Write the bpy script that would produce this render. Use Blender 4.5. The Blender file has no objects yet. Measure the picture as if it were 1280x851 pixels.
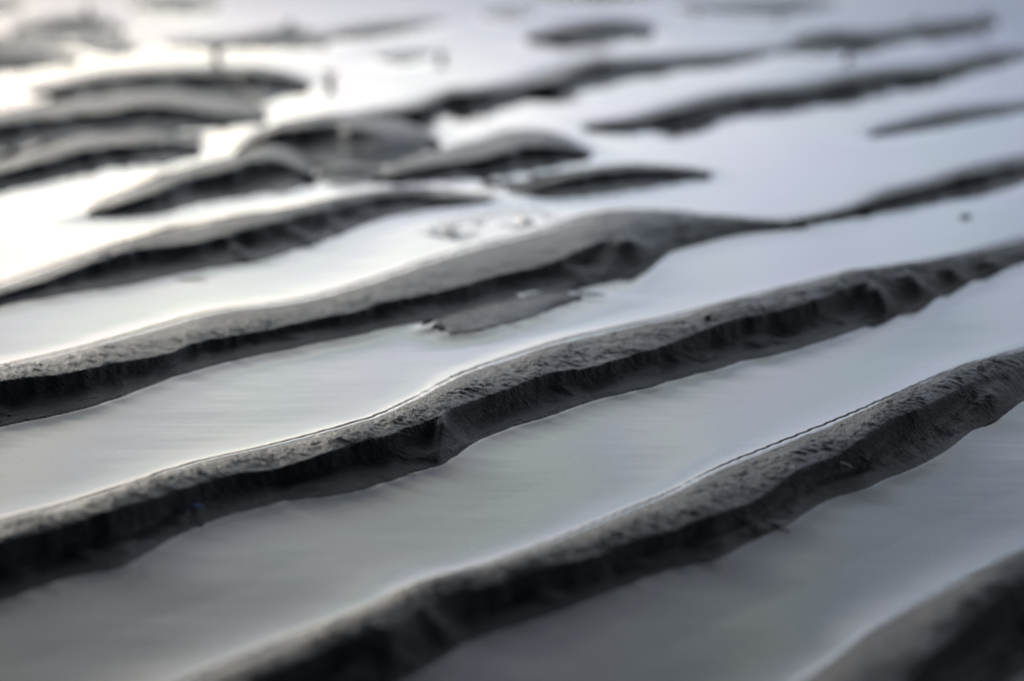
import bpy, bmesh, math, random
import numpy as np
from mathutils import Vector, kdtree

# ------------------------------------------------------------------ camera, sky, sun, exposure
scene = bpy.context.scene
COL = scene.collection
R = math.radians
CAM_H, PITCH, FPX = 0.15, R(12.0), 2700.0          # 15 cm above the water, looking 12 degrees down

cam_d = bpy.data.cameras.new('camera')
cam = bpy.data.objects.new('camera', cam_d)
COL.objects.link(cam)
cam.location = (0, 0, CAM_H)
cam.rotation_euler = (R(90) - PITCH, 0, 0)
cam_d.sensor_width = 23.7
cam_d.lens = 23.7 * FPX / 1280.0
cam_d.clip_start = 0.01
cam_d.clip_end = 2000
cam_d.dof.use_dof = True
cam_d.dof.focus_distance = 0.605
cam_d.dof.aperture_fstop = 6.0
scene.camera = cam

SUN_EL, SUN_AZ = 9.0, -24.0                          # low, beyond the ridges and to the left of the view

w = bpy.data.worlds.new("World")
scene.world = w
w.use_nodes = True
nt = w.node_tree
for n in list(nt.nodes):
    nt.nodes.remove(n)


def N(t, kind, **kw):
    n = t.nodes.new(kind)
    for k, v in kw.items():
        setattr(n, k, v)
    return n


def math_node(t, op, a, b=None, clamp=False):
    n = N(t, 'ShaderNodeMath', operation=op)
    n.use_clamp = clamp
    for i, v in enumerate((a, b)):
        if v is None:
            continue
        if isinstance(v, (int, float)):
            n.inputs[i].default_value = v
        else:
            t.links.new(v, n.inputs[i])
    return n.outputs[0]


def ramp(t, fac, stops, interp='EASE'):
    n = N(t, 'ShaderNodeValToRGB')
    cr = n.color_ramp
    cr.interpolation = interp
    while len(cr.elements) < len(stops):
        cr.elements.new(0.5)
    for e, (p, c) in zip(cr.elements, stops):
        e.position = p
        e.color = (c[0], c[1], c[2], 1)
    t.links.new(fac, n.inputs[0])
    return n.outputs[0]


sky = N(nt, 'ShaderNodeTexSky', sky_type='NISHITA')
sky.sun_disc = False
sky.sun_elevation = R(SUN_EL)
sky.sun_rotation = R(SUN_AZ)
sky.air_density = 1.0
sky.dust_density = 2.0
tc = N(nt, 'ShaderNodeTexCoord')
sep = N(nt, 'ShaderNodeSeparateXYZ')
nt.links.new(tc.outputs['Generated'], sep.inputs[0])
el = math_node(nt, 'MAXIMUM', sep.outputs['Z'], 0.0)
# overcast veil: cream at the horizon, brightest about ten degrees up, dull overhead
veil = ramp(nt, el, [(0.0, (.30, .30, .33)), (.05, (.38, .41, .47)), (.10, (.70, .74, .81)), (.16, (1.06, 1.10, 1.15)),
                     (.22, (1.14, 1.18, 1.18)), (.28, (.90, .92, .91)), (.35, (.56, .565, .56)), (.44, (.37, .38, .40)), (.65, (.085, .10, .125)), (1.0, (.045, .055, .075))], 'LINEAR')
# glow round the hidden sun
dotn = N(nt, 'ShaderNodeVectorMath', operation='DOT_PRODUCT')
nt.links.new(tc.outputs['Generated'], dotn.inputs[0])
dotn.inputs[1].default_value = (math.sin(R(SUN_AZ)) * math.cos(R(SUN_EL)), math.cos(R(SUN_AZ)) * math.cos(R(SUN_EL)), math.sin(R(SUN_EL)))
glow = ramp(nt, math_node(nt, 'MAXIMUM', dotn.outputs['Value'], 0.0),
            [(0.0, (.20, .21, .24)), (.6, (.34, .35, .38)), (.80, (.50, .55, .64)), (.90, (.72, .76, .85)), (.955, (.92, .94, .98)), (.985, (1.0, .99, .97)), (1.0, (1.06, 1.03, .98))], 'LINEAR')
# cloud streaks
mp = N(nt, 'ShaderNodeMapping')
mp.inputs['Scale'].default_value = (2.2, 2.2, 11.0)
nt.links.new(tc.outputs['Generated'], mp.inputs[0])
cn = N(nt, 'ShaderNodeTexNoise')
cn.inputs['Scale'].default_value = 2.6
cn.inputs['Detail'].default_value = 5
cn.inputs['Roughness'].default_value = .55
nt.links.new(mp.outputs[0], cn.inputs['Vector'])
cloud = ramp(nt, cn.outputs[0], [(.30, (.74, .78, .84)), (.48, (.96, .97, .99)), (.68, (1.22, 1.19, 1.08))], 'LINEAR')


def vmul(t, a, b):
    n = N(t, 'ShaderNodeVectorMath', operation='MULTIPLY')
    t.links.new(a, n.inputs[0])
    if isinstance(b, tuple):
        n.inputs[1].default_value = b
    else:
        t.links.new(b, n.inputs[1])
    return n.outputs[0]


hn_ = N(nt, 'ShaderNodeTexNoise')
hn_.inputs['Scale'].default_value = 5.5
hn_.inputs['Detail'].default_value = 2
nt.links.new(mp.outputs[0], hn_.inputs['Vector'])
hue = ramp(nt, hn_.outputs[0], [(.36, (1.02, .98, 1.03)), (.50, (1, 1, 1)), (.64, (.97, 1.02, .965))], 'LINEAR')
cloud = vmul(nt, cloud, hue)
VEIL = 21.0
# a thin gap in the cloud low on the left, where the light comes through
gx_ = math_node(nt, 'POWER', math_node(nt, 'MULTIPLY', math_node(nt, 'ABSOLUTE', math_node(nt, 'ADD', sep.outputs['X'], .15)), 1 / .20), 2.0)
gz_ = math_node(nt, 'POWER', math_node(nt, 'MULTIPLY', math_node(nt, 'ABSOLUTE', math_node(nt, 'ADD', sep.outputs['Z'], -.122)), 1 / .038), 2.0)
ge_ = math_node(nt, 'EXPONENT', math_node(nt, 'MULTIPLY', math_node(nt, 'ADD', gx_, gz_), -1.0))
ge_ = math_node(nt, 'MULTIPLY', ge_, math_node(nt, 'GREATER_THAN', sep.outputs['Y'], 0.0))
gap = N(nt, 'ShaderNodeVectorMath', operation='SCALE')
gap.inputs[0].default_value = (.90, .76, .54)
nt.links.new(ge_, gap.inputs['Scale'])
vsum = N(nt, 'ShaderNodeVectorMath', operation='ADD')
nt.links.new(vmul(nt, veil, glow), vsum.inputs[0])
nt.links.new(gap.outputs[0], vsum.inputs[1])
overcast = vmul(nt, vmul(nt, vsum.outputs[0], cloud), (VEIL, VEIL, VEIL))
mixw = N(nt, 'ShaderNodeMix', data_type='RGBA')
mixw.inputs[0].default_value = 0.93
nt.links.new(sky.outputs[0], mixw.inputs[6])
nt.links.new(overcast, mixw.inputs[7])
bg = N(nt, 'ShaderNodeBackground')
bg.inputs['Strength'].default_value = 0.10
nt.links.new(mixw.outputs[2], bg.inputs['Color'])
wo = N(nt, 'ShaderNodeOutputWorld')
nt.links.new(bg.outputs[0], wo.inputs[0])

sd = bpy.data.lights.new('sun', 'SUN')
sd.energy = 0.5
sd.angle = R(12)
sd.color = (1.0, .93, .84)
sun = bpy.data.objects.new('sun', sd)
COL.objects.link(sun)
sdir = Vector((math.sin(R(SUN_AZ)) * math.cos(R(SUN_EL)), math.cos(R(SUN_AZ)) * math.cos(R(SUN_EL)), math.sin(R(SUN_EL))))
sun.rotation_euler = sdir.to_track_quat('Z', 'Y').to_euler()
sun.location = sdir * 5

scene.view_settings.view_transform = 'Standard'
scene.view_settings.look = 'None'
scene.view_settings.exposure = 0.0
scene.view_settings.gamma = 1
scene.view_settings.use_curve_mapping = False
scene.cycles.max_bounces = 8
scene.cycles.transparent_max_bounces = 12


# ------------------------------------------------------------------ noise
def _hash(ix, iy, seed):
    h = (ix.astype(np.int64) * 374761393 + iy.astype(np.int64) * 668265263 + seed * 1442695041) & 0xffffffff
    h = ((h ^ (h >> 13)) * 1274126177) & 0xffffffff
    h = (h ^ (h >> 16)) & 0xffffffff
    h = ((h ^ (h >> 15)) * 2246822519) & 0xffffffff
    h = (h ^ (h >> 13)) & 0xffffffff
    return h / 4294967295.0


def vnoise(x, y, seed=0):
    ix, iy = np.floor(x), np.floor(y)
    fx, fy = x - ix, y - iy
    fx = fx ** 3 * (fx * (fx * 6 - 15) + 10)
    fy = fy ** 3 * (fy * (fy * 6 - 15) + 10)
    a, b = _hash(ix, iy, seed), _hash(ix + 1, iy, seed)
    c, d = _hash(ix, iy + 1, seed), _hash(ix + 1, iy + 1, seed)
    return ((a * (1 - fx) + b * fx) * (1 - fy) + (c * (1 - fx) + d * fx) * fy) * 2 - 1


def fbm(x, y, seed=0, octv=4, gain=.5):
    s, a, t = 0, 1.0, 0
    for i in range(octv):
        s = s + a * vnoise(x * 2 ** i + 17.3 * i, y * 2 ** i + 9.1 * i, seed + i * 7)
        t += a
        a *= gain
    return s / t


# ------------------------------------------------------------------ helpers
def tag(o, label=None, cat=None, group=None, kind=None):
    for k, v in (('label', label), ('category', cat), ('group', group), ('kind', kind)):
        if v:
            o[k] = v
    return o


def link_mesh(name, verts, faces, mat, parent=None, smooth=True):
    me = bpy.data.meshes.new(name)
    verts = np.asarray(verts, dtype=np.float32)
    faces = np.asarray(faces, dtype=np.int32)
    k = faces.shape[1]
    me.vertices.add(len(verts))
    me.vertices.foreach_set('co', verts.ravel())
    me.loops.add(faces.size)
    me.loops.foreach_set('vertex_index', faces.ravel())
    me.polygons.add(len(faces))
    me.polygons.foreach_set('loop_start', np.arange(0, faces.size, k, dtype=np.int32))
    me.polygons.foreach_set('use_smooth', np.full(len(faces), smooth))
    me.update(calc_edges=True)
    me.validate()
    me.materials.append(mat)
    o = bpy.data.objects.new(name, me)
    COL.objects.link(o)
    if parent:
        o.parent = parent
    return o


def grid_faces(r, c):
    i = np.arange(r * c).reshape(r, c)
    return np.stack([i[:-1, :-1], i[1:, :-1], i[1:, 1:], i[:-1, 1:]], -1).reshape(-1, 4)


def ground(px, py, z=0.0):
    """point at height z seen along the given picture direction from the camera station"""
    px, py = np.asarray(px, float), np.asarray(py, float)
    a, b = (px - 640) / FPX, (425.5 - py) / FPX
    cp, sp = math.cos(PITCH), math.sin(PITCH)
    dx, dy, dz = a, cp + b * sp, -sp + b * cp
    t = (z - CAM_H) / dz
    return t * dx, t * dy


def dist(px, py):
    x, y = ground(px, py)
    return np.sqrt(x * x + y * y + CAM_H ** 2)


def smooth_curve(pts, xs):
    """monotone-ish smooth interpolation through picture points, straight beyond the ends"""
    p = np.array(sorted(pts), float)
    x, y = p[:, 0], p[:, 1]
    if len(x) == 2:
        m = np.full(2, (y[1] - y[0]) / (x[1] - x[0]))
    else:
        d = np.diff(y) / np.diff(x)
        m = np.empty(len(x))
        h = np.diff(x)
        m[1:-1] = (d[:-1] * h[1:] + d[1:] * h[:-1]) / (h[:-1] + h[1:])
        m[0], m[-1] = d[0], d[-1]
    xs = np.asarray(xs, float)
    i = np.clip(np.searchsorted(x, xs) - 1, 0, len(x) - 2)
    h = x[i + 1] - x[i]
    t = (xs - x[i]) / h
    out = ((2 * t ** 3 - 3 * t ** 2 + 1) * y[i] + (t ** 3 - 2 * t ** 2 + t) * h * m[i]
           + (-2 * t ** 3 + 3 * t ** 2) * y[i + 1] + (t ** 3 - t ** 2) * h * m[i + 1])
    out = np.where(xs < x[0], y[0] + (xs - x[0]) * m[0], out)
    out = np.where(xs > x[-1], y[-1] + (xs - x[-1]) * m[-1], out)
    return out


# ------------------------------------------------------------------ materials
def new_mat(name):
    m = bpy.data.materials.new(name)
    m.use_nodes = True
    return m, m.node_tree, m.node_tree.nodes['Principled BSDF']


def sand_material(name, base=(.0085, .0089, .0100), grain=1.0, rough=.07, spec=.25):
    m, t, p = new_mat(name)
    co = N(t, 'ShaderNodeTexCoord').outputs['Object']

    def noise(scale, detail=3, vec=co, rough=.55):
        n = N(t, 'ShaderNodeTexNoise')
        n.inputs['Scale'].default_value = scale
        n.inputs['Detail'].default_value = detail
        n.inputs['Roughness'].default_value = rough
        t.links.new(vec, n.inputs['Vector'])
        return n.outputs[0]
    # colour: dark wet grains, silt patches, a few pale quartz grains
    big = noise(55, 4)
    fine = noise(1700, 2)
    vor = N(t, 'ShaderNodeTexVoronoi')
    vor.inputs['Scale'].default_value = 1500
    t.links.new(co, vor.inputs['Vector'])
    b = base
    c1 = ramp(t, big, [(.3, tuple(v * .75 for v in b)), (.5, b), (.72, (b[0] * 1.5, b[1] * 1.42, b[2] * 1.35))], 'LINEAR')
    c2 = ramp(t, fine, [(.30, (.55, .55, .55)), (.52, (1, 1, 1)), (.74, (1.9, 1.85, 1.75))], 'LINEAR')
    sc = N(t, 'ShaderNodeSeparateColor')
    t.links.new(vor.outputs['Color'], sc.inputs[0])
    pale = ramp(t, sc.outputs[0], [(.955, (1, 1, 1)), (.985, (4.0, 3.7, 3.2))], 'LINEAR')
    t.links.new(vmul(t, vmul(t, c1, c2), pale), p.inputs['Base Color'])
    # wetter, smoother towards the waterline
    ge = N(t, 'ShaderNodeNewGeometry')
    sz = N(t, 'ShaderNodeSeparateXYZ')
    t.links.new(ge.outputs['Position'], sz.inputs[0])
    zf = math_node(t, 'MULTIPLY', sz.outputs['Z'], 1 / .0035, clamp=True)
    rg = math_node(t, 'MULTIPLY', zf, .17)
    rg = math_node(t, 'ADD', rg, rough)
    rn = math_node(t, 'MULTIPLY', big, .14)
    t.links.new(math_node(t, 'ADD', rg, rn), p.inputs['Roughness'])
    p.inputs['IOR'].default_value = 1.33
    p.inputs['Specular IOR Level'].default_value = spec
    # grain relief
    g1 = noise(900, 3)
    g2 = noise(2600, 2)
    h = math_node(t, 'ADD', math_node(t, 'MULTIPLY', g1, 1.0), math_node(t, 'MULTIPLY', g2, .45))
    h = math_node(t, 'ADD', h, math_node(t, 'MULTIPLY', vor.outputs['Distance'], .25))
    bp = N(t, 'ShaderNodeBump')
    t.links.new(math_node(t, 'ADD', math_node(t, 'MULTIPLY', zf, .75), .25), bp.inputs['Strength'])
    bp.inputs['Distance'].default_value = .00050 * grain
    t.links.new(h, bp.inputs['Height'])
    t.links.new(bp.outputs[0], p.inputs['Normal'])
    return m


def simple_mat(name, col, rough, grain=900, amt=.3, dist_=.0002, ior=1.45):
    m, t, p = new_mat(name)
    co = N(t, 'ShaderNodeTexCoord').outputs['Object']
    n = N(t, 'ShaderNodeTexNoise')
    n.inputs['Scale'].default_value = grain
    n.inputs['Detail'].default_value = 3
    t.links.new(co, n.inputs['Vector'])
    t.links.new(ramp(t, n.outputs[0], [(.3, tuple(c * (1 - amt) for c in col)), (.7, tuple(c * (1 + amt) for c in col))], 'LINEAR'), p.inputs['Base Color'])
    p.inputs['Roughness'].default_value = rough
    p.inputs['IOR'].default_value = ior
    bp = N(t, 'ShaderNodeBump')
    bp.inputs['Distance'].default_value = dist_
    t.links.new(n.outputs[0], bp.inputs['Height'])
    t.links.new(bp.outputs[0], p.inputs['Normal'])
    return m


def water_material():
    m = bpy.data.materials.new('still_water')
    m.use_nodes = True
    t = m.node_tree
    for n in list(t.nodes):
        t.nodes.remove(n)
    co = N(t, 'ShaderNodeTexCoord').outputs['Object']
    mp = N(t, 'ShaderNodeMapping')
    mp.inputs['Scale'].default_value = (4, 16, 1)
    mp.inputs['Rotation'].default_value = (0, 0, R(-12))
    t.links.new(co, mp.inputs[0])
    n = N(t, 'ShaderNodeTexNoise')
    n.inputs['Scale'].default_value = 1.0
    n.inputs['Detail'].default_value = 4
    n.inputs['Roughness'].default_value = .5
    t.links.new(mp.outputs[0], n.inputs['Vector'])
    bp = N(t, 'ShaderNodeBump')
    bp.inputs['Strength'].default_value = 1.0
    bp.inputs['Distance'].default_value = .00022
    t.links.new(n.outputs[0], bp.inputs['Height'])
    fr = N(t, 'ShaderNodeFresnel')
    fr.inputs['IOR'].default_value = 1.34
    t.links.new(bp.outputs[0], fr.inputs['Normal'])
    gl = N(t, 'ShaderNodeBsdfGlossy')
    gl.inputs['Roughness'].default_value = .06
    gl.inputs['Color'].default_value = (.985, .985, .985, 1)
    t.links.new(bp.outputs[0], gl.inputs['Normal'])
    tr = N(t, 'ShaderNodeBsdfTransparent')
    tr.inputs['Color'].default_value = (.80, .86, .85, 1)
    mx = N(t, 'ShaderNodeMixShader')
    t.links.new(fr.outputs[0], mx.inputs[0])
    t.links.new(tr.outputs[0], mx.inputs[1])
    t.links.new(gl.outputs[0], mx.inputs[2])
    o = N(t, 'ShaderNodeOutputMaterial')
    t.links.new(mx.outputs[0], o.inputs[0])
    return m


M_SAND = sand_material('wet_dark_sand')
M_SILT = sand_material('smooth_wet_silt', base=(.026, .026, .027), grain=.35, rough=.08, spec=.5)
M_BED = sand_material('submerged_sand', base=(.030, .031, .031))
M_WATER = water_material()
M_TUBE = simple_mat('sandy_tube', (.15, .115, .06), .7)
M_TUBE_PALE = simple_mat('pale_sandy_tube', (.22, .21, .16), .7)
M_FRINGE = simple_mat('dark_fringe', (.07, .055, .03), .6)
M_BLUE = simple_mat('blue_shell', (.12, .17, .30), .3)
M_PALE = simple_mat('pale_shell', (.50, .47, .44), .35)
M_BROWN = simple_mat('brown_flake', (.34, .27, .17), .5)
M_STONE = simple_mat('dark_pebble', (.03, .028, .02), .3)

# ------------------------------------------------------------------ setting: submerged bed
S = 150.0
bx = np.concatenate([[-S, -20, -5], np.linspace(-1.6, 1.6, 220), [5, 20, S]])
by = np.concatenate([[-S, -20, -3], np.linspace(0.05, 4.2, 300), [8, 30, S]])
BX, BY = np.meshgrid(bx, by)
BZ = -.0125 + .0018 * fbm(BX / .06, BY / .035, 5, 3)
sb = link_mesh('sand_bed', np.stack([BX, BY, BZ], -1).reshape(-1, 3), grid_faces(len(by), len(bx))[:, ::-1], M_BED)
tag(sb, kind='structure')

# ------------------------------------------------------------------ ridges
BASE_F, BASE_N = .0015, .0011      # how far the water climbs the sand on either side
SF, SN = BASE_F + .00012, BASE_N + .00025      # height of the sand at its waterlines
foot = []           # (x, far edge, near edge) of every ridge as seen, to know where the water is covered
shore = []          # world points of every waterline, for the curved edge of the water


def make_ridge(name, label, cat, far, crest, near, group=None, step=4.0, rows=(26, 44), x0=None, x1=None,
               hk=.47, hmax=.0115, lobes=0.0, lobe_px=26.0, micro=1.0, seed=1, crease=(), skirt=.030, scarp=.56, flat=None,
               lobe_from=-9999, crest_fade=(), mat=None, sink=0.0, ragged=0.0):
    """A sand ridge lofted from its far waterline, its crest and its near waterline."""
    lo = x0 if x0 is not None else max(min(p[0] for p in far), min(p[0] for p in near))
    hi = x1 if x1 is not None else min(max(p[0] for p in far), max(p[0] for p in near))
    xs = np.arange(lo, hi + .01, step)
    n = len(xs)
    yf, yc, yn = smooth_curve(far, xs), smooth_curve(crest, xs), smooth_curve(near, xs)
    # closed tips on ends inside the picture
    tip = np.ones(n)
    if x0 is None:
        tip *= np.clip((xs - lo) / 22, 0, 1)
    if x1 is None:
        tip *= np.clip((hi - xs) / 22, 0, 1)
    tip = np.sqrt(np.clip(tip * (2 - tip), 0, 1))
    wig = fbm(xs / 34.0, xs * 0 + seed * 3.1, seed, 3) * 1.6 + fbm(xs / 9.0, xs * 0 + seed * 1.7, seed + 3, 2) * .5
    wn = fbm(xs / 30.0, xs * 0 + seed * 5.1, seed + 9, 3) * 2.2
    wig, wn = wig * (1 + ragged), wn * (1 + 1.6 * ragged)
    yn = np.maximum(yn + wn * np.clip((yn - yf) / 40, 0, 1), yf + .8)
    yc = np.clip(yc + wig * np.clip((yn - yf) / 40, 0, 1), yf + .25, yn - .3)
    mid = yf + .5 * (yn - yf)
    yf, yn = mid + (yf - mid) * np.maximum(tip, .02), mid + (yn - mid) * np.maximum(tip, .02)
    yc = mid + (yc - mid) * np.maximum(tip, .02)
    d = dist(xs, yc)
    H = np.minimum(hk * (yn - yc) * d / FPX, hmax)
    if flat:
        H = np.full(n, flat) * tip ** 2
    else:
        H = H * (1 + ragged * .30 * fbm(xs / 42.0, xs * 0 + seed, seed + 40, 3))
    k = max(9, int(26 / step))
    Hs = np.convolve(np.pad(H, k, mode='edge'), np.ones(2 * k + 1) / (2 * k + 1), mode='valid')
    H = np.minimum(Hs, .85 * (yn - yc) * d / FPX) if not flat else Hs
    if not sink:
        foot.append((xs, yf, yn))
    fx, fy = ground(xs, yf, BASE_F)
    nx, ny = ground(xs, yn, BASE_N)
    cx, cy = ground(xs, yc, H + .0016)
    ra, rb = rows
    cols = []
    # arc length along the crest for the texture frame
    arc = np.concatenate([[0], np.cumsum(np.hypot(np.diff(cx), np.diff(cy)))])
    # unit directions away from the crest on both sides
    ln_f = np.hypot(fx - cx, fy - cy) + 1e-6
    ln_n = np.hypot(nx - cx, ny - cy) + 1e-6
    ufx, ufy = (fx - cx) / ln_f, (fy - cy) / ln_f
    unx, uny = (nx - cx) / ln_n, (ny - cy) / ln_n
    P, W = [], []
    acr = []
    for q in np.linspace(1, 0, 9)[:-1]:                       # far skirt under water
        z = SF - .0155 * (q ** 1.15)
        P.append(np.stack([fx + ufx * skirt * q, fy + ufy * skirt * q, np.full(n, 0) + z * np.ones(n)], -1))
        W.append(np.zeros(n)); acr.append(-ln_f - skirt * q)
    for u in np.linspace(0, 1, ra):                           # long back slope, rising to the crest
        z = H * (1.26 * (1 - (1 - u) ** 1.9) - .26 * u ** 4) + SF + (.0016 - SF) * u
        P.append(np.stack([fx + (cx - fx) * u, fy + (cy - fy) * u, z], -1))
        W.append(np.full(n, min(1, u * 4) * .8)); acr.append(-ln_f * (1 - u))
    sharp = np.ones(n)
    if flat:
        sharp = np.zeros(n)
    for (a, b) in crest_fade:                                 # stretches where the lip is worn round
        sharp *= 1 - np.exp(-((xs - a) / b) ** 2) * .85
    vs = np.linspace(0, 1, rb) ** 1.15
    for v in vs[1:]:                                          # short steep lip and then the lower face
        steep = 1 - scarp * (1 - math.exp(-(v / .15) ** 1.8)) - (1 - scarp) * (1 - (1 - v) ** 1.08)
        roundp = np.cos(v * math.pi / 2) ** 1.1 * (1 - .0 * v)
        z = H * (sharp * steep + (1 - sharp) * max(roundp, 0)) + .0016 + (SN - .0016) * v
        P.append(np.stack([cx + (nx - cx) * v, cy + (ny - cy) * v, z], -1))
        W.append(np.full(n, math.sin(math.pi * min(v * 1.0, 1)) ** .6 if v < 1 else 0) + .0); acr.append(ln_n * v)
    for q in np.linspace(0, 1, 9)[1:]:                        # near skirt under water
        z = SN - .0155 * (q ** 1.15)
        P.append(np.stack([nx + unx * skirt * q, ny + uny * skirt * q, np.full(n, z)], -1))
        W.append(np.zeros(n)); acr.append(ln_n + skirt * q)
    P, W, acr = np.array(P), np.array(W), np.array(acr)
    m = P.shape[0]
    ARC = np.broadcast_to(arc, (m, n)) + .15 * acr
    vv = np.concatenate([np.zeros(8), np.zeros(ra), vs[1:], np.ones(8)])[:, None]
    XS = np.broadcast_to(xs, (m, n))
    hn = H / .008
    dz = np.zeros((m, n))
    # slumped lobes running down the near face
    if lobes:
        env = np.clip((XS - lobe_from) / 80, 0, 1)
        lb = fbm(XS / lobe_px - vv * np.clip(yn - yc, 0, 60) * 1.0 / lobe_px, vv * 1.1 + seed, seed + 20, 2)
        dz += lobes * env * lb * np.sin(np.pi * np.clip(vv, 0, 1)) ** 1.2 * (1 - .6 * np.clip(vv, 0, 1)) * hn
    for (cx_, wd, amp) in crease:                             # single raised or sunken folds across the face
        dz += amp * np.exp(-((XS - cx_ - vv * wd * 3.2) / wd) ** 2) * np.sin(np.pi * np.clip(vv, 0, 1)) ** .6
    # broad unevenness, downslope streaks and granular relief
    wet = np.clip((P[..., 2] - .0015) / .0006, 0, 1) ** .7
    if sink:
        P[..., 2] -= sink
    if flat:
        wet = np.clip((P[..., 2] - .0008) / .0003, 0, 1)
    tx, ty = cx[-1] - cx[0], cy[-1] - cy[0]
    tl = math.hypot(tx, ty)
    tx, ty = tx / tl, ty / tl
    ARC = P[..., 0] * tx + P[..., 1] * ty
    acr = P[..., 0] * ty - P[..., 1] * tx
    dz += .00085 * fbm(ARC / .014, acr / .012, seed + 1, 3) * wet * np.minimum(hn, 1)
    uu = np.concatenate([np.zeros(8), np.linspace(0, 1, ra), np.ones(rb - 1), np.ones(8)])[:, None]
    side = 1 - .78 * np.clip((uu - .84) / .16, 0, 1)
    dz += (1 - side) * micro * .00030 * fbm(ARC / .0042, acr / .0050, seed + 5, 3) * wet
    dz += side * micro * .00027 * fbm(ARC / .0012, acr / .0050, seed + 2, 3) * wet
    dz += (.35 + .65 * side) * micro * .00022 * fbm(ARC / .0009, acr / .0022, seed + 3, 2) * wet
    zb_ = .0016
    z1 = P[..., 2] + dz
    P[..., 2] = np.where(wet > 0, np.maximum(z1, zb_ + .45 * (P[..., 2] - zb_)), z1) if not flat else z1
    o = link_mesh(name, P.reshape(-1, 3), grid_faces(m, n), mat or M_SAND)
    tag(o, label, cat, group)
    for (ax, ay, s_) in ((fx, fy, 1), (nx, ny, 0)):
        for i in range(0 if sink else 0, 0 if sink else n - 1):
            L = math.hypot(ax[i + 1] - ax[i], ay[i + 1] - ay[i])
            for j in range(max(1, int(L / .0012)) if L < .05 else 12):
                f_ = j / (max(1, int(L / .0012)) if L < .05 else 12)
                shore.append((ax[i] + (ax[i + 1] - ax[i]) * f_, ay[i] + (ay[i + 1] - ay[i]) * f_, s_))
    return o


RG = 'long parallel sand ridges in the foreground and middle'
MG = 'low sand mounds emerging from the water in the background'
LX, HX = -230, 1510

make_ridge('sand_ridge', 'partly cropped dark sand ridge in the bottom right corner, nearest to the camera', 'sand ridge',
           [(900, 925), (988, 866), (1050, 822), (1081, 797), (1115, 777), (1167, 749), (1225, 720), (1280, 697), (1400, 652)],
           [(1000, 955), (1080, 892), (1132, 851), (1184, 801), (1235, 752), (1280, 724), (1400, 680)],
           [(1080, 985), (1160, 925), (1230, 876), (1280, 838), (1400, 770)],
           RG, step=2.2, rows=(60, 110), x0=880, x1=HX, hk=.48, hmax=.012, seed=11, lobes=.0018, lobe_px=40)
make_ridge('sand_ridge', 'second nearest ridge, sharply focused at its right half, from bottom left to right edge', 'sand ridge',
           [(120, 905), (240, 853), (310, 824), (440, 774), (470, 761), (520, 737), (606, 712), (709, 675), (778, 646), (840, 620), (892, 593), (971, 560), (1046, 530), (1115, 500), (1184, 470), (1280, 440), (1400, 408)],
           [(150, 925), (300, 860), (400, 812), (469, 782), (503, 767), (555, 742), (620, 727), (668, 711), (727, 699), (778, 680), (840, 662), (871, 649), (909, 636), (953, 618), (984, 596), (1012, 581), (1053, 565), (1074, 552), (1108, 528), (1149, 511), (1184, 493), (1208, 480), (1235, 468), (1280, 458), (1400, 430)],
           [(120, 1000), (300, 930), (420, 880), (503, 849), (540, 828), (579, 803), (613, 789), (661, 775), (744, 745), (800, 724), (840, 711), (892, 699), (943, 673), (988, 653), (1019, 632), (1081, 608), (1149, 580), (1187, 559), (1211, 540), (1252, 519), (1280, 499), (1400, 450)],
           RG, step=1.5, rows=(80, 150), x0=LX + 250, x1=HX, seed=21, lobes=.0026, lobe_px=44, crease=[(530, 12, .0016), (925, 9, .0014), (1215, 12, .0018)], micro=1.2,
           crest_fade=[(1260, 45), (480, 70)])
make_ridge('sand_ridge', 'long ridge through picture centre, pale crease across its dark near face', 'sand ridge',
           [(-150, 690), (0, 655), (103, 629), (172, 606), (241, 584), (344, 560), (440, 534), (469, 525), (513, 505), (572, 474), (641, 449), (709, 428), (780, 412), (840, 399), (943, 373), (1060, 345), (1115, 336), (1184, 325), (1280, 300), (1400, 276)],
           [(-150, 715), (0, 677), (69, 660), (137, 637), (206, 616), (292, 592), (370, 578), (434, 556), (490, 541), (537, 524), (572, 507), (641, 483), (675, 470), (744, 457), (800, 440), (840, 428), (892, 408), (960, 389), (1012, 377), (1074, 354), (1149, 340), (1201, 330), (1280, 316), (1400, 290)],
           [(-150, 800), (0, 751), (69, 725), (165, 701), (223, 667), (275, 646), (344, 627), (400, 620), (469, 605), (520, 589), (572, 567), (597, 549), (635, 533), (675, 522), (727, 504), (840, 475), (922, 452), (1005, 432), (1081, 407), (1132, 390), (1184, 366), (1235, 344), (1280, 327), (1400, 300)],
           RG, step=1.5, rows=(80, 150), x0=LX, x1=HX, seed=31, lobes=.0026, lobe_px=40, lobe_from=-600, crease=[(545, 10, .0018), (1082, 10, .0028), (1132, 10, .0030), (1180, 8, .0022), (1222, 8, .0014)], micro=1.15,
           crest_fade=[(553, 14), (1140, 60), (1230, 60)])
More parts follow.
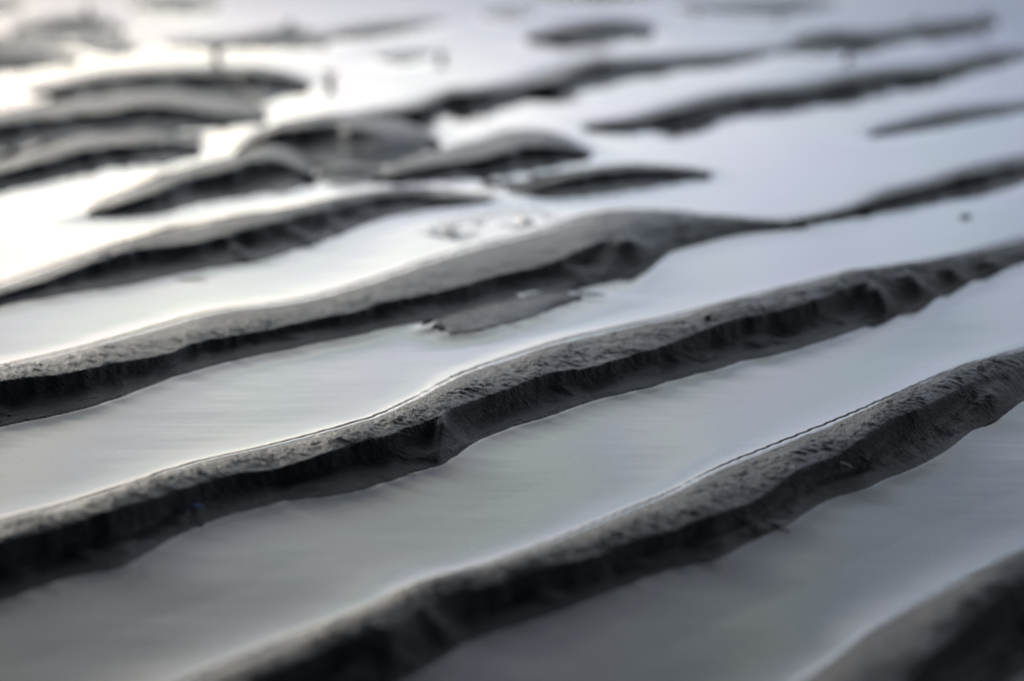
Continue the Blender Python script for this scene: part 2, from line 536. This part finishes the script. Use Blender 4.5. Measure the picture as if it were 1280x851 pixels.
make_ridge('sand_ridge', 'broad ridge with wide grey back and black lip, ending right of centre', 'sand ridge',
           [(-150, 500), (0, 462), (103, 438), (172, 419), (275, 391), (344, 382), (400, 372), (440, 361), (469, 352), (537, 328), (606, 308), (675, 291), (744, 271), (790, 265), (830, 266), (880, 271), (940, 274), (1010, 279)],
           [(-150, 515), (0, 477), (69, 469), (137, 456), (220, 438), (241, 429), (309, 416), (378, 402), (440, 389), (469, 381), (555, 363), (623, 344), (692, 326), (716, 316), (750, 300), (800, 287), (860, 279), (940, 279), (1010, 281)],
           [(-150, 590), (0, 533), (103, 509), (165, 489), (241, 462), (344, 438), (400, 427), (486, 409), (544, 398), (606, 381), (692, 365), (744, 356), (806, 335), (840, 314), (900, 298), (960, 288), (1010, 283)],
           RG, step=2.0, rows=(60, 100), x0=LX, seed=41, lobes=.0022, lobe_px=30, lobe_from=-600, crease=[(770, 16, .0022), (700, 10, .0012)],
           crest_fade=[(790, 50), (880, 60)])
make_ridge('sand_ridge', 'blurred ridge at middle left with two pale creases over its dark face', 'sand ridge',
           [(-150, 405), (0, 358), (69, 334), (137, 311), (206, 292), (292, 275), (344, 267), (400, 256), (450, 245), (510, 238), (560, 242), (615, 246)],
           [(-150, 420), (0, 368), (60, 350), (110, 330), (165, 314), (241, 303), (292, 291), (344, 277), (400, 263), (450, 251), (510, 243), (560, 248), (615, 248)],
           [(-150, 430), (0, 381), (69, 368), (137, 358), (241, 339), (327, 324), (395, 303), (440, 287), (480, 272), (530, 262), (580, 256), (615, 251)],
           RG, step=2.5, rows=(40, 80), x0=LX, seed=51, lobes=.0012, lobe_px=34, crease=[(283, 8, .0016), (355, 11, .0020), (405, 8, .0015), (445, 9, .0015)])
make_ridge('sand_bar', 'small thin sand bar lying in the water against the near side of the broad ridge', 'sand bar',
           [(540, 403), (560, 394), (606, 381), (640, 374), (680, 366), (728, 367)],
           [(540, 406), (560, 401), (606, 391), (640, 385), (680, 376), (728, 369)],
           [(540, 413), (580, 413), (620, 407), (660, 397), (700, 383), (728, 373)],
           None, step=1.5, rows=(20, 40), seed=61, flat=.0009, micro=.6, skirt=.012, lobes=.002, lobe_px=16, ragged=1.2)
make_ridge('sand_shoal', 'pale mottled shoal barely breaking the water behind the broad ridge', 'shoal',
           [(520, 282), (545, 268), (580, 256), (620, 248), (660, 248), (700, 262)],
           [(520, 286), (545, 280), (580, 274), (620, 266), (660, 262), (700, 266)],
           [(520, 290), (545, 294), (580, 304), (620, 296), (660, 284), (700, 270)],
           None, step=2, rows=(20, 40), seed=67, flat=.0002, micro=.6, skirt=.02, mat=M_SILT, sink=.0017, lobes=0.24, lobe_px=17)

# background mounds, from near to far
make_ridge('sand_mound', 'arched mound at middle left with a pale hooked rim over a black hollow', 'sand mound',
           [(108, 264), (140, 250), (184, 232), (237, 213), (290, 198), (345, 184), (372, 188), (396, 214)],
           [(108, 266), (140, 258), (184, 244), (237, 223), (290, 212), (345, 200), (372, 210), (396, 222)],
           [(108, 269), (150, 270), (204, 263), (260, 252), (296, 246), (350, 240), (396, 232)],
           MG, ragged=.7, hk=.55, hmax=.017, seed=71, lobes=.003, lobe_px=40, skirt=.03)
make_ridge('sand_mound', 'rounded mound with a black domed face and a grey flank falling to its right', 'sand mound',
           [(292, 188), (320, 170), (345, 160), (400, 152), (440, 146), (480, 147), (520, 158), (552, 176)],
           [(292, 190), (320, 175), (345, 166), (380, 158), (420, 156), (455, 163), (490, 168), (520, 170), (552, 178)],
           [(292, 194), (330, 196), (380, 200), (420, 206), (470, 202), (500, 194), (552, 180)],
           MG, ragged=.7, hk=.55, hmax=.017, seed=72, lobes=.0009, lobe_px=50, crest_fade=[(500, 60)])
make_ridge('sand_mound', 'low flat mound filling the gap under the black domed mound', 'sand mound',
           [(392, 216), (420, 208), (460, 207), (500, 214)], [(392, 219), (420, 213), (460, 213), (500, 217)],
           [(392, 224), (420, 232), (460, 228), (500, 219)], MG, seed=73, hk=.4, hmax=.006)
make_ridge('sand_mound', 'triangular dark mound in front of the white water near upper centre', 'sand mound',
           [(462, 222), (500, 204), (537, 192), (575, 184), (606, 178), (651, 165), (692, 170), (742, 190)],
           [(462, 224), (500, 216), (555, 205), (613, 195), (658, 183), (692, 182), (742, 192)],
           [(462, 228), (500, 229), (572, 224), (641, 214), (692, 206), (742, 195)],
           MG, ragged=.7, hk=.55, hmax=.017, seed=74, lobes=.003, lobe_px=38, step=3)
make_ridge('sand_mound', 'slim lens shaped mound just behind the crest of the broad ridge', 'sand mound',
           [(632, 232), (668, 230), (700, 222), (740, 213), (780, 208), (830, 210), (892, 217)],
           [(632, 234), (668, 233), (700, 226), (740, 217), (780, 212), (830, 213), (892, 218)],
           [(632, 238), (668, 246), (700, 247), (760, 241), (830, 231), (892, 220)],
           MG, ragged=.7, hk=.55, hmax=.017, seed=75, step=3)
make_ridge('sand_mound', 'mound at left edge with a pale back above white water', 'sand mound',
           [(-150, 250), (0, 203), (50, 188), (99, 173), (165, 169), (220, 171), (254, 180)],
           [(-150, 262), (0, 216), (60, 199), (110, 187), (165, 181), (210, 179), (254, 185)],
           [(-150, 290), (0, 238), (82, 219), (148, 207), (210, 202), (254, 191)],
           MG, ragged=.7, hk=.55, hmax=.017, seed=76, x0=LX, lobes=.003, lobe_px=50)
make_ridge('sand_mound', 'wide dark mound at left edge with a rounded grey shoulder on its right', 'sand mound',
           [(-150, 160), (0, 143), (60, 131), (130, 122), (200, 116), (260, 118), (310, 128), (336, 142)],
           [(-150, 178), (0, 156), (66, 147), (132, 139), (197, 132), (250, 140), (310, 146), (336, 148)],
           [(-150, 210), (0, 186), (49, 179), (99, 171), (165, 167), (230, 162), (280, 156), (336, 152)],
           MG, ragged=.7, hk=.55, hmax=.017, seed=77, x0=LX, lobes=.003, lobe_px=60)
make_ridge('sand_mound', 'long flat black mound with a pointed right end, below the tallest dark worm tube', 'sand mound',
           [(36, 115), (59, 110), (132, 94), (197, 89), (280, 87), (345, 91), (392, 106)],
           [(36, 116), (59, 112), (132, 98), (197, 93), (280, 92), (345, 95), (392, 108)],
           [(36, 118), (66, 118), (165, 115), (230, 115), (296, 119), (329, 128), (362, 118), (392, 110)],
           MG, ragged=.7, hk=.55, hmax=.017, seed=78, lobes=.002)
make_ridge('sand_mound', 'thin low mound at left edge, left of the long flat black mound', 'sand mound',
           [(-150, 72), (0, 62), (40, 63), (100, 75)], [(-150, 80), (0, 72), (40, 71), (100, 76)], [(-150, 100), (0, 92), (40, 87), (100, 79)],
           MG, ragged=.7, hk=.55, hmax=.017, seed=79, x0=LX)
make_ridge('sand_mound', 'black oval mound near top left corner with a pale worm tube behind', 'sand mound',
           [(12, 34), (60, 25), (110, 22), (140, 27), (158, 38)], [(12, 36), (60, 28), (110, 26), (140, 31), (158, 39)],
           [(12, 42), (50, 49), (90, 49), (130, 43), (158, 41)], MG, seed=80)
make_ridge('sand_mound', 'small grey mound directly in front of the black oval mound', 'sand mound',
           [(92, 54), (120, 46), (150, 50), (172, 60)], [(92, 56), (120, 54), (150, 58), (172, 62)],
           [(92, 60), (120, 68), (150, 71), (172, 65)], MG, seed=81)
make_ridge('sand_mound', 'flat grey mound at left edge directly under the black oval mound', 'sand mound',
           [(-150, 46), (0, 47), (40, 50), (92, 58)], [(-150, 50), (0, 52), (40, 54), (92, 59)], [(-150, 60), (0, 60), (40, 61), (92, 61)],
           MG, ragged=1.0, seed=98, x0=LX)
make_ridge('sand_mound', 'faint grey mound touching the top edge right of the pale olive worm tube', 'sand mound',
           [(160, 6), (200, -2), (240, -2), (275, 5)], [(160, 8), (200, 2), (240, 2), (275, 7)], [(160, 11), (200, 18), (240, 17), (275, 9)],
           MG, ragged=1.0, seed=99)
make_ridge('sand_mound', 'sliver of a mound cropped by the very top left corner', 'sand mound',
           [(-150, 4), (-40, 1), (10, 1), (30, 5)], [(-150, 7), (-40, 4), (10, 4), (30, 8)], [(-150, 20), (-40, 20), (10, 16), (30, 10)],
           MG, ragged=.7, hk=.55, hmax=.017, seed=82, x0=LX)
make_ridge('sand_mound', 'slim mound with a black peak near the top, faint worm tube standing on it', 'sand mound',
           [(205, 54), (260, 50), (310, 46), (345, 39), (375, 38), (412, 52)], [(205, 56), (260, 53), (310, 49), (345, 42), (375, 42), (412, 54)],
           [(205, 60), (260, 61), (310, 60), (345, 62), (380, 63), (412, 57)], MG, seed=83)
make_ridge('sand_mound', 'faint grey streak of sand right of the black peaked mound', 'sand mound',
           [(400, 46), (440, 35), (500, 28), (556, 24)], [(400, 48), (440, 40), (500, 33), (556, 26)], [(400, 52), (440, 50), (500, 42), (556, 30)],
           MG, ragged=1.0, seed=84, hk=.55)
make_ridge('sand_mound', 'small isolated lens mound at top centre, right of centre line', 'sand mound',
           [(655, 46), (700, 34), (740, 28), (780, 27), (822, 35)], [(655, 48), (700, 39), (740, 32), (780, 31), (822, 37)],
           [(655, 51), (700, 53), (740, 56), (780, 52), (822, 40)], MG, seed=85, hk=.65)
make_ridge('sand_mound', 'tiny faint mound left of the isolated lens mound', 'sand mound',
           [(604, 18), (640, 11), (668, 16)], [(604, 20), (640, 15), (668, 18)], [(604, 22), (640, 26), (668, 21)], MG, seed=86, hk=.4)
make_ridge('sand_mound', 'low thin shoal between two worm tubes in the white water', 'sand mound',
           [(470, 72), (500, 67), (540, 68)], [(470, 74), (500, 71), (540, 70)], [(470, 76), (500, 79), (540, 73)], MG, seed=87, hk=.25)
make_ridge('sand_ridge', 'chain of black humps from upper centre, thinning out to the right', 'sand ridge',
           [(445, 142), (500, 135), (530, 128), (560, 116), (600, 112), (640, 104), (690, 88), (730, 79), (790, 74), (860, 69), (930, 64), (990, 58)],
           [(445, 144), (500, 138), (530, 133), (560, 120), (600, 116), (640, 112), (690, 100), (730, 84), (790, 79), (860, 75), (930, 69), (990, 60)],
           [(445, 148), (500, 148), (530, 146), (560, 141), (600, 139), (625, 132), (660, 120), (720, 112), (750, 108), (790, 97), (860, 86), (930, 77), (990, 63)],
           'distant sand ridges at upper right', ragged=1.0, seed=91, hk=.6, lobes=.003, lobe_px=40, step=3, crest_fade=[(670, 30)])
make_ridge('sand_ridge', 'farthest ridge at top right with one black hump on its left end', 'sand ridge',
           [(975, 60), (1010, 44), (1040, 40), (1080, 38), (1140, 31), (1200, 23), (1250, 20)],
           [(975, 62), (1010, 47), (1040, 44), (1080, 46), (1140, 38), (1200, 30), (1250, 24)],
           [(975, 66), (1015, 67), (1040, 68), (1070, 61), (1120, 55), (1180, 46), (1250, 34)],
           'distant sand ridges at upper right', ragged=1.0, seed=92, hk=.6, lobes=.002, step=3)
make_ridge('sand_ridge', 'long slim dark ridge slanting up to the right edge at upper right', 'sand ridge',
           [(728, 158), (790, 148), (840, 133), (909, 117), (1012, 104), (1081, 90), (1167, 81), (1235, 67), (1290, 62)],
           [(728, 160), (790, 152), (840, 141), (909, 124), (1012, 111), (1081, 96), (1167, 87), (1235, 72), (1290, 65)],
           [(728, 162), (790, 164), (840, 161), (909, 145), (1012, 128), (1132, 108), (1184, 98), (1240, 84), (1290, 72)],
           'distant sand ridges at upper right', ragged=1.0, seed=93, hk=.6, lobes=.003, lobe_px=40, step=3)
make_ridge('sand_ridge', 'short faint ridge near the right edge, between two longer ridges', 'sand ridge',
           [(1085, 166), (1149, 148), (1201, 137), (1270, 131), (1330, 122)], [(1085, 167), (1149, 153), (1201, 143), (1270, 134), (1330, 124)],
           [(1085, 170), (1149, 164), (1218, 152), (1273, 141), (1330, 128)],
           'distant sand ridges at upper right', ragged=1.0, seed=94, hk=.5, step=3)
make_ridge('sand_ridge', 'dark ridge entering from the right edge above the small dark pebble', 'sand ridge',
           [(980, 275), (1020, 270), (1060, 259), (1101, 242), (1149, 230), (1201, 214), (1280, 197), (1400, 176)],
           [(980, 277), (1020, 272), (1060, 263), (1101, 249), (1149, 236), (1201, 222), (1280, 205), (1400, 184)],
           [(980, 281), (1020, 277), (1063, 271), (1132, 260), (1167, 252), (1235, 241), (1280, 229), (1400, 205)],
           'distant sand ridges at upper right', ragged=1.0, seed=95, hk=.55, x1=HX, lobes=.003, lobe_px=36, step=3)
make_ridge('sand_ridge', 'grey streak of a ridge cropped by the top edge, right of centre', 'sand ridge',
           [(840, 8), (900, 4), (970, 1), (1045, 2)], [(840, 10), (900, 8), (970, 6), (1045, 5)], [(840, 13), (900, 18), (970, 20), (1045, 10)],
           'distant sand ridges at upper right', ragged=1.0, seed=96, hk=.45, step=3)
make_ridge('sand_ridge', 'sliver of a dark ridge on the top edge above the isolated lens mound', 'sand ridge',
           [(660, -9), (740, -13), (820, -10)], [(660, -7), (740, -10), (820, -8)], [(660, -4), (740, 3), (820, -3)],
           'distant sand ridges at upper right', ragged=1.0, seed=97, step=3)

# ------------------------------------------------------------------ water sheet, curving up where it wets the sand
kds = []
for want in (1, 0):
    pts = [(x, y, 0) for (x, y, s_) in shore if s_ == want]
    kd = kdtree.KDTree(len(pts))
    for i, p_ in enumerate(pts):
        kd.insert(p_, i)
    kd.balance()
    kds.append(kd)
gx = np.arange(-260, 1541, 4.0)
gy = np.concatenate([np.arange(-100, 160, 2.0), np.arange(160, 1000, 1.3)])[::-1]
GX, GY = np.meshgrid(gx, gy)
WX, WY = ground(GX, GY)
DF, DN = [np.array([kd.find((x, y, 0))[2] for x, y in zip(WX.ravel(), WY.ravel())]).reshape(WX.shape) for kd in kds]
inside = np.zeros(WX.shape, bool)
for xs_, f_, n_ in foot:
    j0, j1 = np.searchsorted(gx, xs_[0]), np.searchsorted(gx, xs_[-1])
    for j in range(j0, j1):
        a_, b_ = np.interp(gx[j], xs_, f_), np.interp(gx[j], xs_, n_)
        inside[:, j] |= (gy > a_) & (gy < b_)
men = np.maximum(BASE_F * np.exp(-DF / .0092), BASE_N * np.exp(-DN / .0088))
men = np.where(inside, np.where(DN < DF, BASE_N + np.minimum(.12 * DN, .0004), BASE_F + np.minimum(.12 * DF, .0003)), men)
for _ in range(3):
    men[1:-1, 1:-1] = (men[1:-1, 1:-1] * 2 + men[:-2, 1:-1] + men[2:, 1:-1] + men[1:-1, :-2] + men[1:-1, 2:]) / 6
edge = np.minimum(np.minimum(GX + 260, 1540 - GX) / 60, np.minimum(GY + 100, 1000 - GY) / 60)
men *= np.clip(edge, 0, 1)
WZ = men
nr, nc = WX.shape
verts = list(np.stack([WX, WY, WZ], -1).reshape(-1, 3))
faces = grid_faces(nr, nc)
# outer apron out to the horizon
c = [0, nc - 1, nr * nc - 1, (nr - 1) * nc]
b = len(verts)
verts += [np.array(v) for v in ((-S, -S, 0), (S, -S, 0), (S, S, 0), (-S, S, 0))]
rim = list(range(0, nc)) + [i * nc + nc - 1 for i in range(1, nr)] + [(nr - 1) * nc + i for i in range(nc - 2, -1, -1)] + [i * nc for i in range(nr - 2, 0, -1)]
extra = []
# fan each side of the inner sheet to its outer edge
sides = [(list(range(0, nc)), b, b + 1), ([i * nc + nc - 1 for i in range(nr)], b + 1, b + 2),
         ([(nr - 1) * nc + i for i in range(nc - 1, -1, -1)], b + 2, b + 3), ([i * nc for i in range(nr - 1, -1, -1)], b + 3, b)]
tris = []
for run, o0, o1 in sides:
    h = len(run) // 2
    for i in range(len(run) - 1):
        tris.append((run[i], o0 if i < h else o1, run[i + 1]))
    tris.append((run[h], o0, o1))
me = bpy.data.meshes.new('water')
V = np.array(verts, dtype=np.float32)
nq, ntr = len(faces), len(tris)
me.vertices.add(len(V)); me.vertices.foreach_set('co', V.ravel())
loops = np.concatenate([faces[:, ::-1].ravel(), np.array(tris).ravel()]).astype(np.int32)
me.loops.add(len(loops)); me.loops.foreach_set('vertex_index', loops)
me.polygons.add(nq + ntr)
me.polygons.foreach_set('loop_start', np.concatenate([np.arange(nq) * 4, nq * 4 + np.arange(ntr) * 3]).astype(np.int32))
me.polygons.foreach_set('use_smooth', np.ones(nq + ntr, bool))
me.update(calc_edges=True); me.validate()
bm = bmesh.new(); bm.from_mesh(me); bmesh.ops.recalc_face_normals(bm, faces=bm.faces)
up = sum(f.normal.z for f in list(bm.faces)[:50])
if up < 0:
    bmesh.ops.reverse_faces(bm, faces=bm.faces)
bm.to_mesh(me); bm.free()
me.materials.append(M_WATER)
wat = bpy.data.objects.new('water', me)
COL.objects.link(wat)
tag(wat, kind='structure')

# ------------------------------------------------------------------ small things
rnd = random.Random(4)


def lathe(profile, seg=14, wob=0.0, bend=0.0, seed=0):
    r_ = random.Random(seed)
    ph = r_.uniform(0, 6.28)
    H = profile[-1][1]
    vs, fs = [], []
    for (rad, z) in profile:
        ox = bend * (z / H) ** 2 + wob * math.sin(z / H * 5 + ph)
        oy = wob * math.cos(z / H * 4 + ph)
        for k in range(seg):
            a = 2 * math.pi * k / seg
            rr = rad * (1 + .10 * r_.uniform(-1, 1))
            vs.append((ox + rr * math.cos(a), oy + rr * math.sin(a), z))
    m_ = len(profile)
    for i in range(m_ - 1):
        for k in range(seg):
            k2 = (k + 1) % seg
            fs.append((i * seg + k, i * seg + k2, (i + 1) * seg + k2, (i + 1) * seg + k))
    return vs, fs, (bend, 0, H)


def worm_tube(px, py, z0, height, rad, label, mat=None, bend=.001, head=.6, seed=1):
    x, y = ground(px, py, z0)
    root = bpy.data.objects.new('worm_tube', None)
    COL.objects.link(root)
    root.empty_display_size = .01
    root.location = (float(x), float(y), z0 - .004)
    tag(root, label, 'worm tube', 'sand worm tubes standing in the water')
    prof = [(rad * (1.15 - .25 * i / 12 + .07 * math.sin(i * 2.1 + seed)), (height + .004) * i / 12) for i in range(13)]
    prof.append((rad * .35, (height + .004) * 1.005))
    vs, fs, top = lathe(prof, 14, rad * .18, bend, seed)
    link_mesh('tube', vs, fs, mat or M_TUBE, root)
    # ragged fringe of sandy threads round the mouth
    V_, F_ = [], []
    r_ = random.Random(seed + 50)
    for k in range(16):
        a = 2 * math.pi * k / 16 + r_.uniform(-.2, .2)
        L = rad * head * r_.uniform(1.2, 2.6)
        b0 = len(V_)
        pts = []
        for j in range(4):
            q = j / 3
            rr = rad * .75 + L * .65 * q
            zz = height + .0036 + L * (q * .9 - .5 * q * q)
            pts.append((top[0] + rr * math.cos(a + .25 * q), rr * math.sin(a + .25 * q), zz))
        for j, p_ in enumerate(pts):
            t_ = rad * .17 * (1 - .5 * j / 3)
            for (sx, sz) in ((-1, -1), (1, -1), (1, 1), (-1, 1)):
                V_.append((p_[0] - math.sin(a) * t_ * sx, p_[1] + math.cos(a) * t_ * sx, p_[2] + sz * t_))
        for j in range(3):
            for s_ in range(4):
                s2 = (s_ + 1) % 4
                F_.append((b0 + j * 4 + s_, b0 + j * 4 + s2, b0 + (j + 1) * 4 + s2, b0 + (j + 1) * 4 + s_))
        F_.append((b0 + 12, b0 + 13, b0 + 14, b0 + 15))
    link_mesh('fringe', V_, F_, M_FRINGE, root)
    return root


worm_tube(271, 90, .003, .0150, .0030, 'tall dark topped worm tube on the long flat black mound', seed=1, head=1.5)
worm_tube(110, 26, .004, .0150, .0032, 'pale olive worm tube behind the black oval mound, cut by the top edge', M_TUBE_PALE, seed=2)
worm_tube(361, 43, .004, .0105, .0030, 'faint pale worm tube standing on the black peaked mound', M_TUBE_PALE, seed=3, head=.7)
worm_tube(412, 106, 0, .0060, .0030, 'short worm tube in white water right of the flat black mound', seed=4, head=1.2)
worm_tube(550, 75, 0, .0050, .0030, 'short stubby worm tube in open white water at upper centre', seed=5)
worm_tube(1062, 72, 0, .0050, .0030, 'brown worm tube stub in front of the black hump at top right', seed=6, bend=-.003)
worm_tube(1145, 34, .003, .0075, .0028, 'blurred brown worm tube on the farthest ridge, left one of two', seed=7)
worm_tube(1230, 30, .003, .0100, .0030, 'blurred grey worm tube at the right end of the farthest ridge', M_TUBE_PALE, seed=8)
worm_tube(868, 14, .001, .0055, .0026, 'blurred worm tube at the top edge on the left end of the grey streak', seed=9)
worm_tube(974, 22, 0, .0045, .0024, 'blurred worm tube near the top edge in front of the grey streak', seed=10)
worm_tube(283, 246, 0, .0004, .0035, 'low brown worm cast at the foot of the mound with the hooked rim', seed=11, head=.6)


def pebble(name, label, cat, px, py, z, size, mat, seed=0, rot=0.0, tilt=0.0):
    x, y = ground(px, py, z)
    bm = bmesh.new()
    bmesh.ops.create_icosphere(bm, subdivisions=4, radius=1)
    r_ = random.Random(seed)
    o3 = [r_.uniform(0, 9) for _ in range(3)]
    from mathutils import noise as mn
    for v in bm.verts:
        q = mn.noise(Vector(v.co) * 1.3 + Vector(o3)) * .28 + mn.noise(Vector(v.co) * 4 + Vector(o3)) * .07
        v.co *= 1 + q
        v.co.x *= size[0]; v.co.y *= size[1]; v.co.z *= size[2]
    for f in bm.faces:
        f.smooth = True
    me = bpy.data.meshes.new(name)
    bm.to_mesh(me); bm.free()
    me.materials.append(mat)
    o = bpy.data.objects.new(name, me)
    COL.objects.link(o)
    o.location = (float(x), float(y), z)
    o.rotation_euler = (tilt, 0, rot)
    return tag(o, label, cat)


def shard(name, label, cat, px, py, z, L, Wd, T, mat, rot, tilt, curve=.25, seed=0):
    """curved splinter of shell: a bowed, tapering slab"""
    x, y = ground(px, py, z)
    n = 18
    r_ = random.Random(seed)
    V_, F_ = [], []
    for i in range(n + 1):
        q = i / n
        wd = Wd * (math.sin(math.pi * min(max(q, .03), .97)) ** .55) * (1 + .1 * r_.uniform(-1, 1))
        cy_ = curve * L * (4 * q * (1 - q)) * .5
        xx = L * (q - .5)
        zz = curve * L * .35 * 4 * q * (1 - q)
        for (a, b_) in ((-1, -.5), (-.3, .9), (.3, 1), (1, -.4), (0, -.9)):
            V_.append((xx, cy_ + a * wd, zz + b_ * T))
    for i in range(n):
        for k in range(5):
            k2 = (k + 1) % 5
            F_.append((i * 5 + k, i * 5 + k2, (i + 1) * 5 + k2, (i + 1) * 5 + k))
    o = link_mesh(name, V_, F_, mat)
    bm = bmesh.new(); bm.from_mesh(o.data)
    bmesh.ops.holes_fill(bm, edges=[e for e in bm.edges if e.is_boundary])
    bmesh.ops.recalc_face_normals(bm, faces=bm.faces)
    bm.to_mesh(o.data); bm.free()
    o.location = (float(x), float(y), z)
    o.rotation_euler = (tilt, 0, rot)
    return tag(o, label, cat)


SURF = {}
wat.hide_viewport = False
bpy.context.view_layer.update()
dg = bpy.context.evaluated_depsgraph_get()


def hit(px, py):
    """first sand or water point in the given direction, so small things rest on what is there"""
    a, b_ = (px - 640) / FPX, (425.5 - py) / FPX
    cp, sp = math.cos(PITCH), math.sin(PITCH)
    dv = Vector((a, cp + b_ * sp, -sp + b_ * cp)).normalized()
    ok, loc, nrm, *_ = scene.ray_cast(dg, Vector((0, 0, CAM_H)), dv)
    return loc if ok else Vector((0, 0, 0))


shard('shell_fragment', 'tiny blue shell fragment on the dark face of the central ridge at lower left', 'shell fragment',
      247, 633, hit(247, 633).z + .0005, .0034, .0008, .0004, M_BLUE, R(-28), R(25), .15, 1)
shard('shell_splinter', 'thin pale shell splinter at the waterline below the second nearest ridge', 'shell splinter',
      973, 653, hit(973, 653).z + .0003, .0058, .0005, .0003, M_PALE, R(-8), 0, .05, 2)
shard('shell_splinter', 'curved pale shell sliver half buried in the face of the second nearest ridge', 'shell splinter',
      1052, 583, hit(1052, 583).z + .0001, .0060, .0004, .00025, M_PALE, R(-28), R(20), .3, 3)
shard('twig', 'thin dark curved twig on the central ridge left of its pale crease', 'twig',
      500, 545, hit(500, 545).z + .0003, .0105, .00025, .00025, M_STONE, R(-24), R(10), .12, 4)
shard('plant_flake', 'brown flake floating in the water below the ridge at middle left', 'plant flake',
      235, 350, .0002, .014, .003, .0003, M_BROWN, R(6), 0, .04, 5)
pebble('pebble', 'small dark pebble alone in the water near the right edge', 'pebble', 1207, 271, .0003, (.0027, .0018, .0010), M_FRINGE, 3)
pebble('pebble', 'tiny black pebble on the grey back of the central ridge, right half', 'pebble', 885, 397, hit(885, 397).z + .0003, (.0011, .0011, .0010), M_STONE, 5)
pebble('pebble', 'black pebble at the left tip of the small thin sand bar', 'pebble', 551, 404, hit(551, 404).z + .0003, (.0010, .0008, .0004), M_STONE, 7)
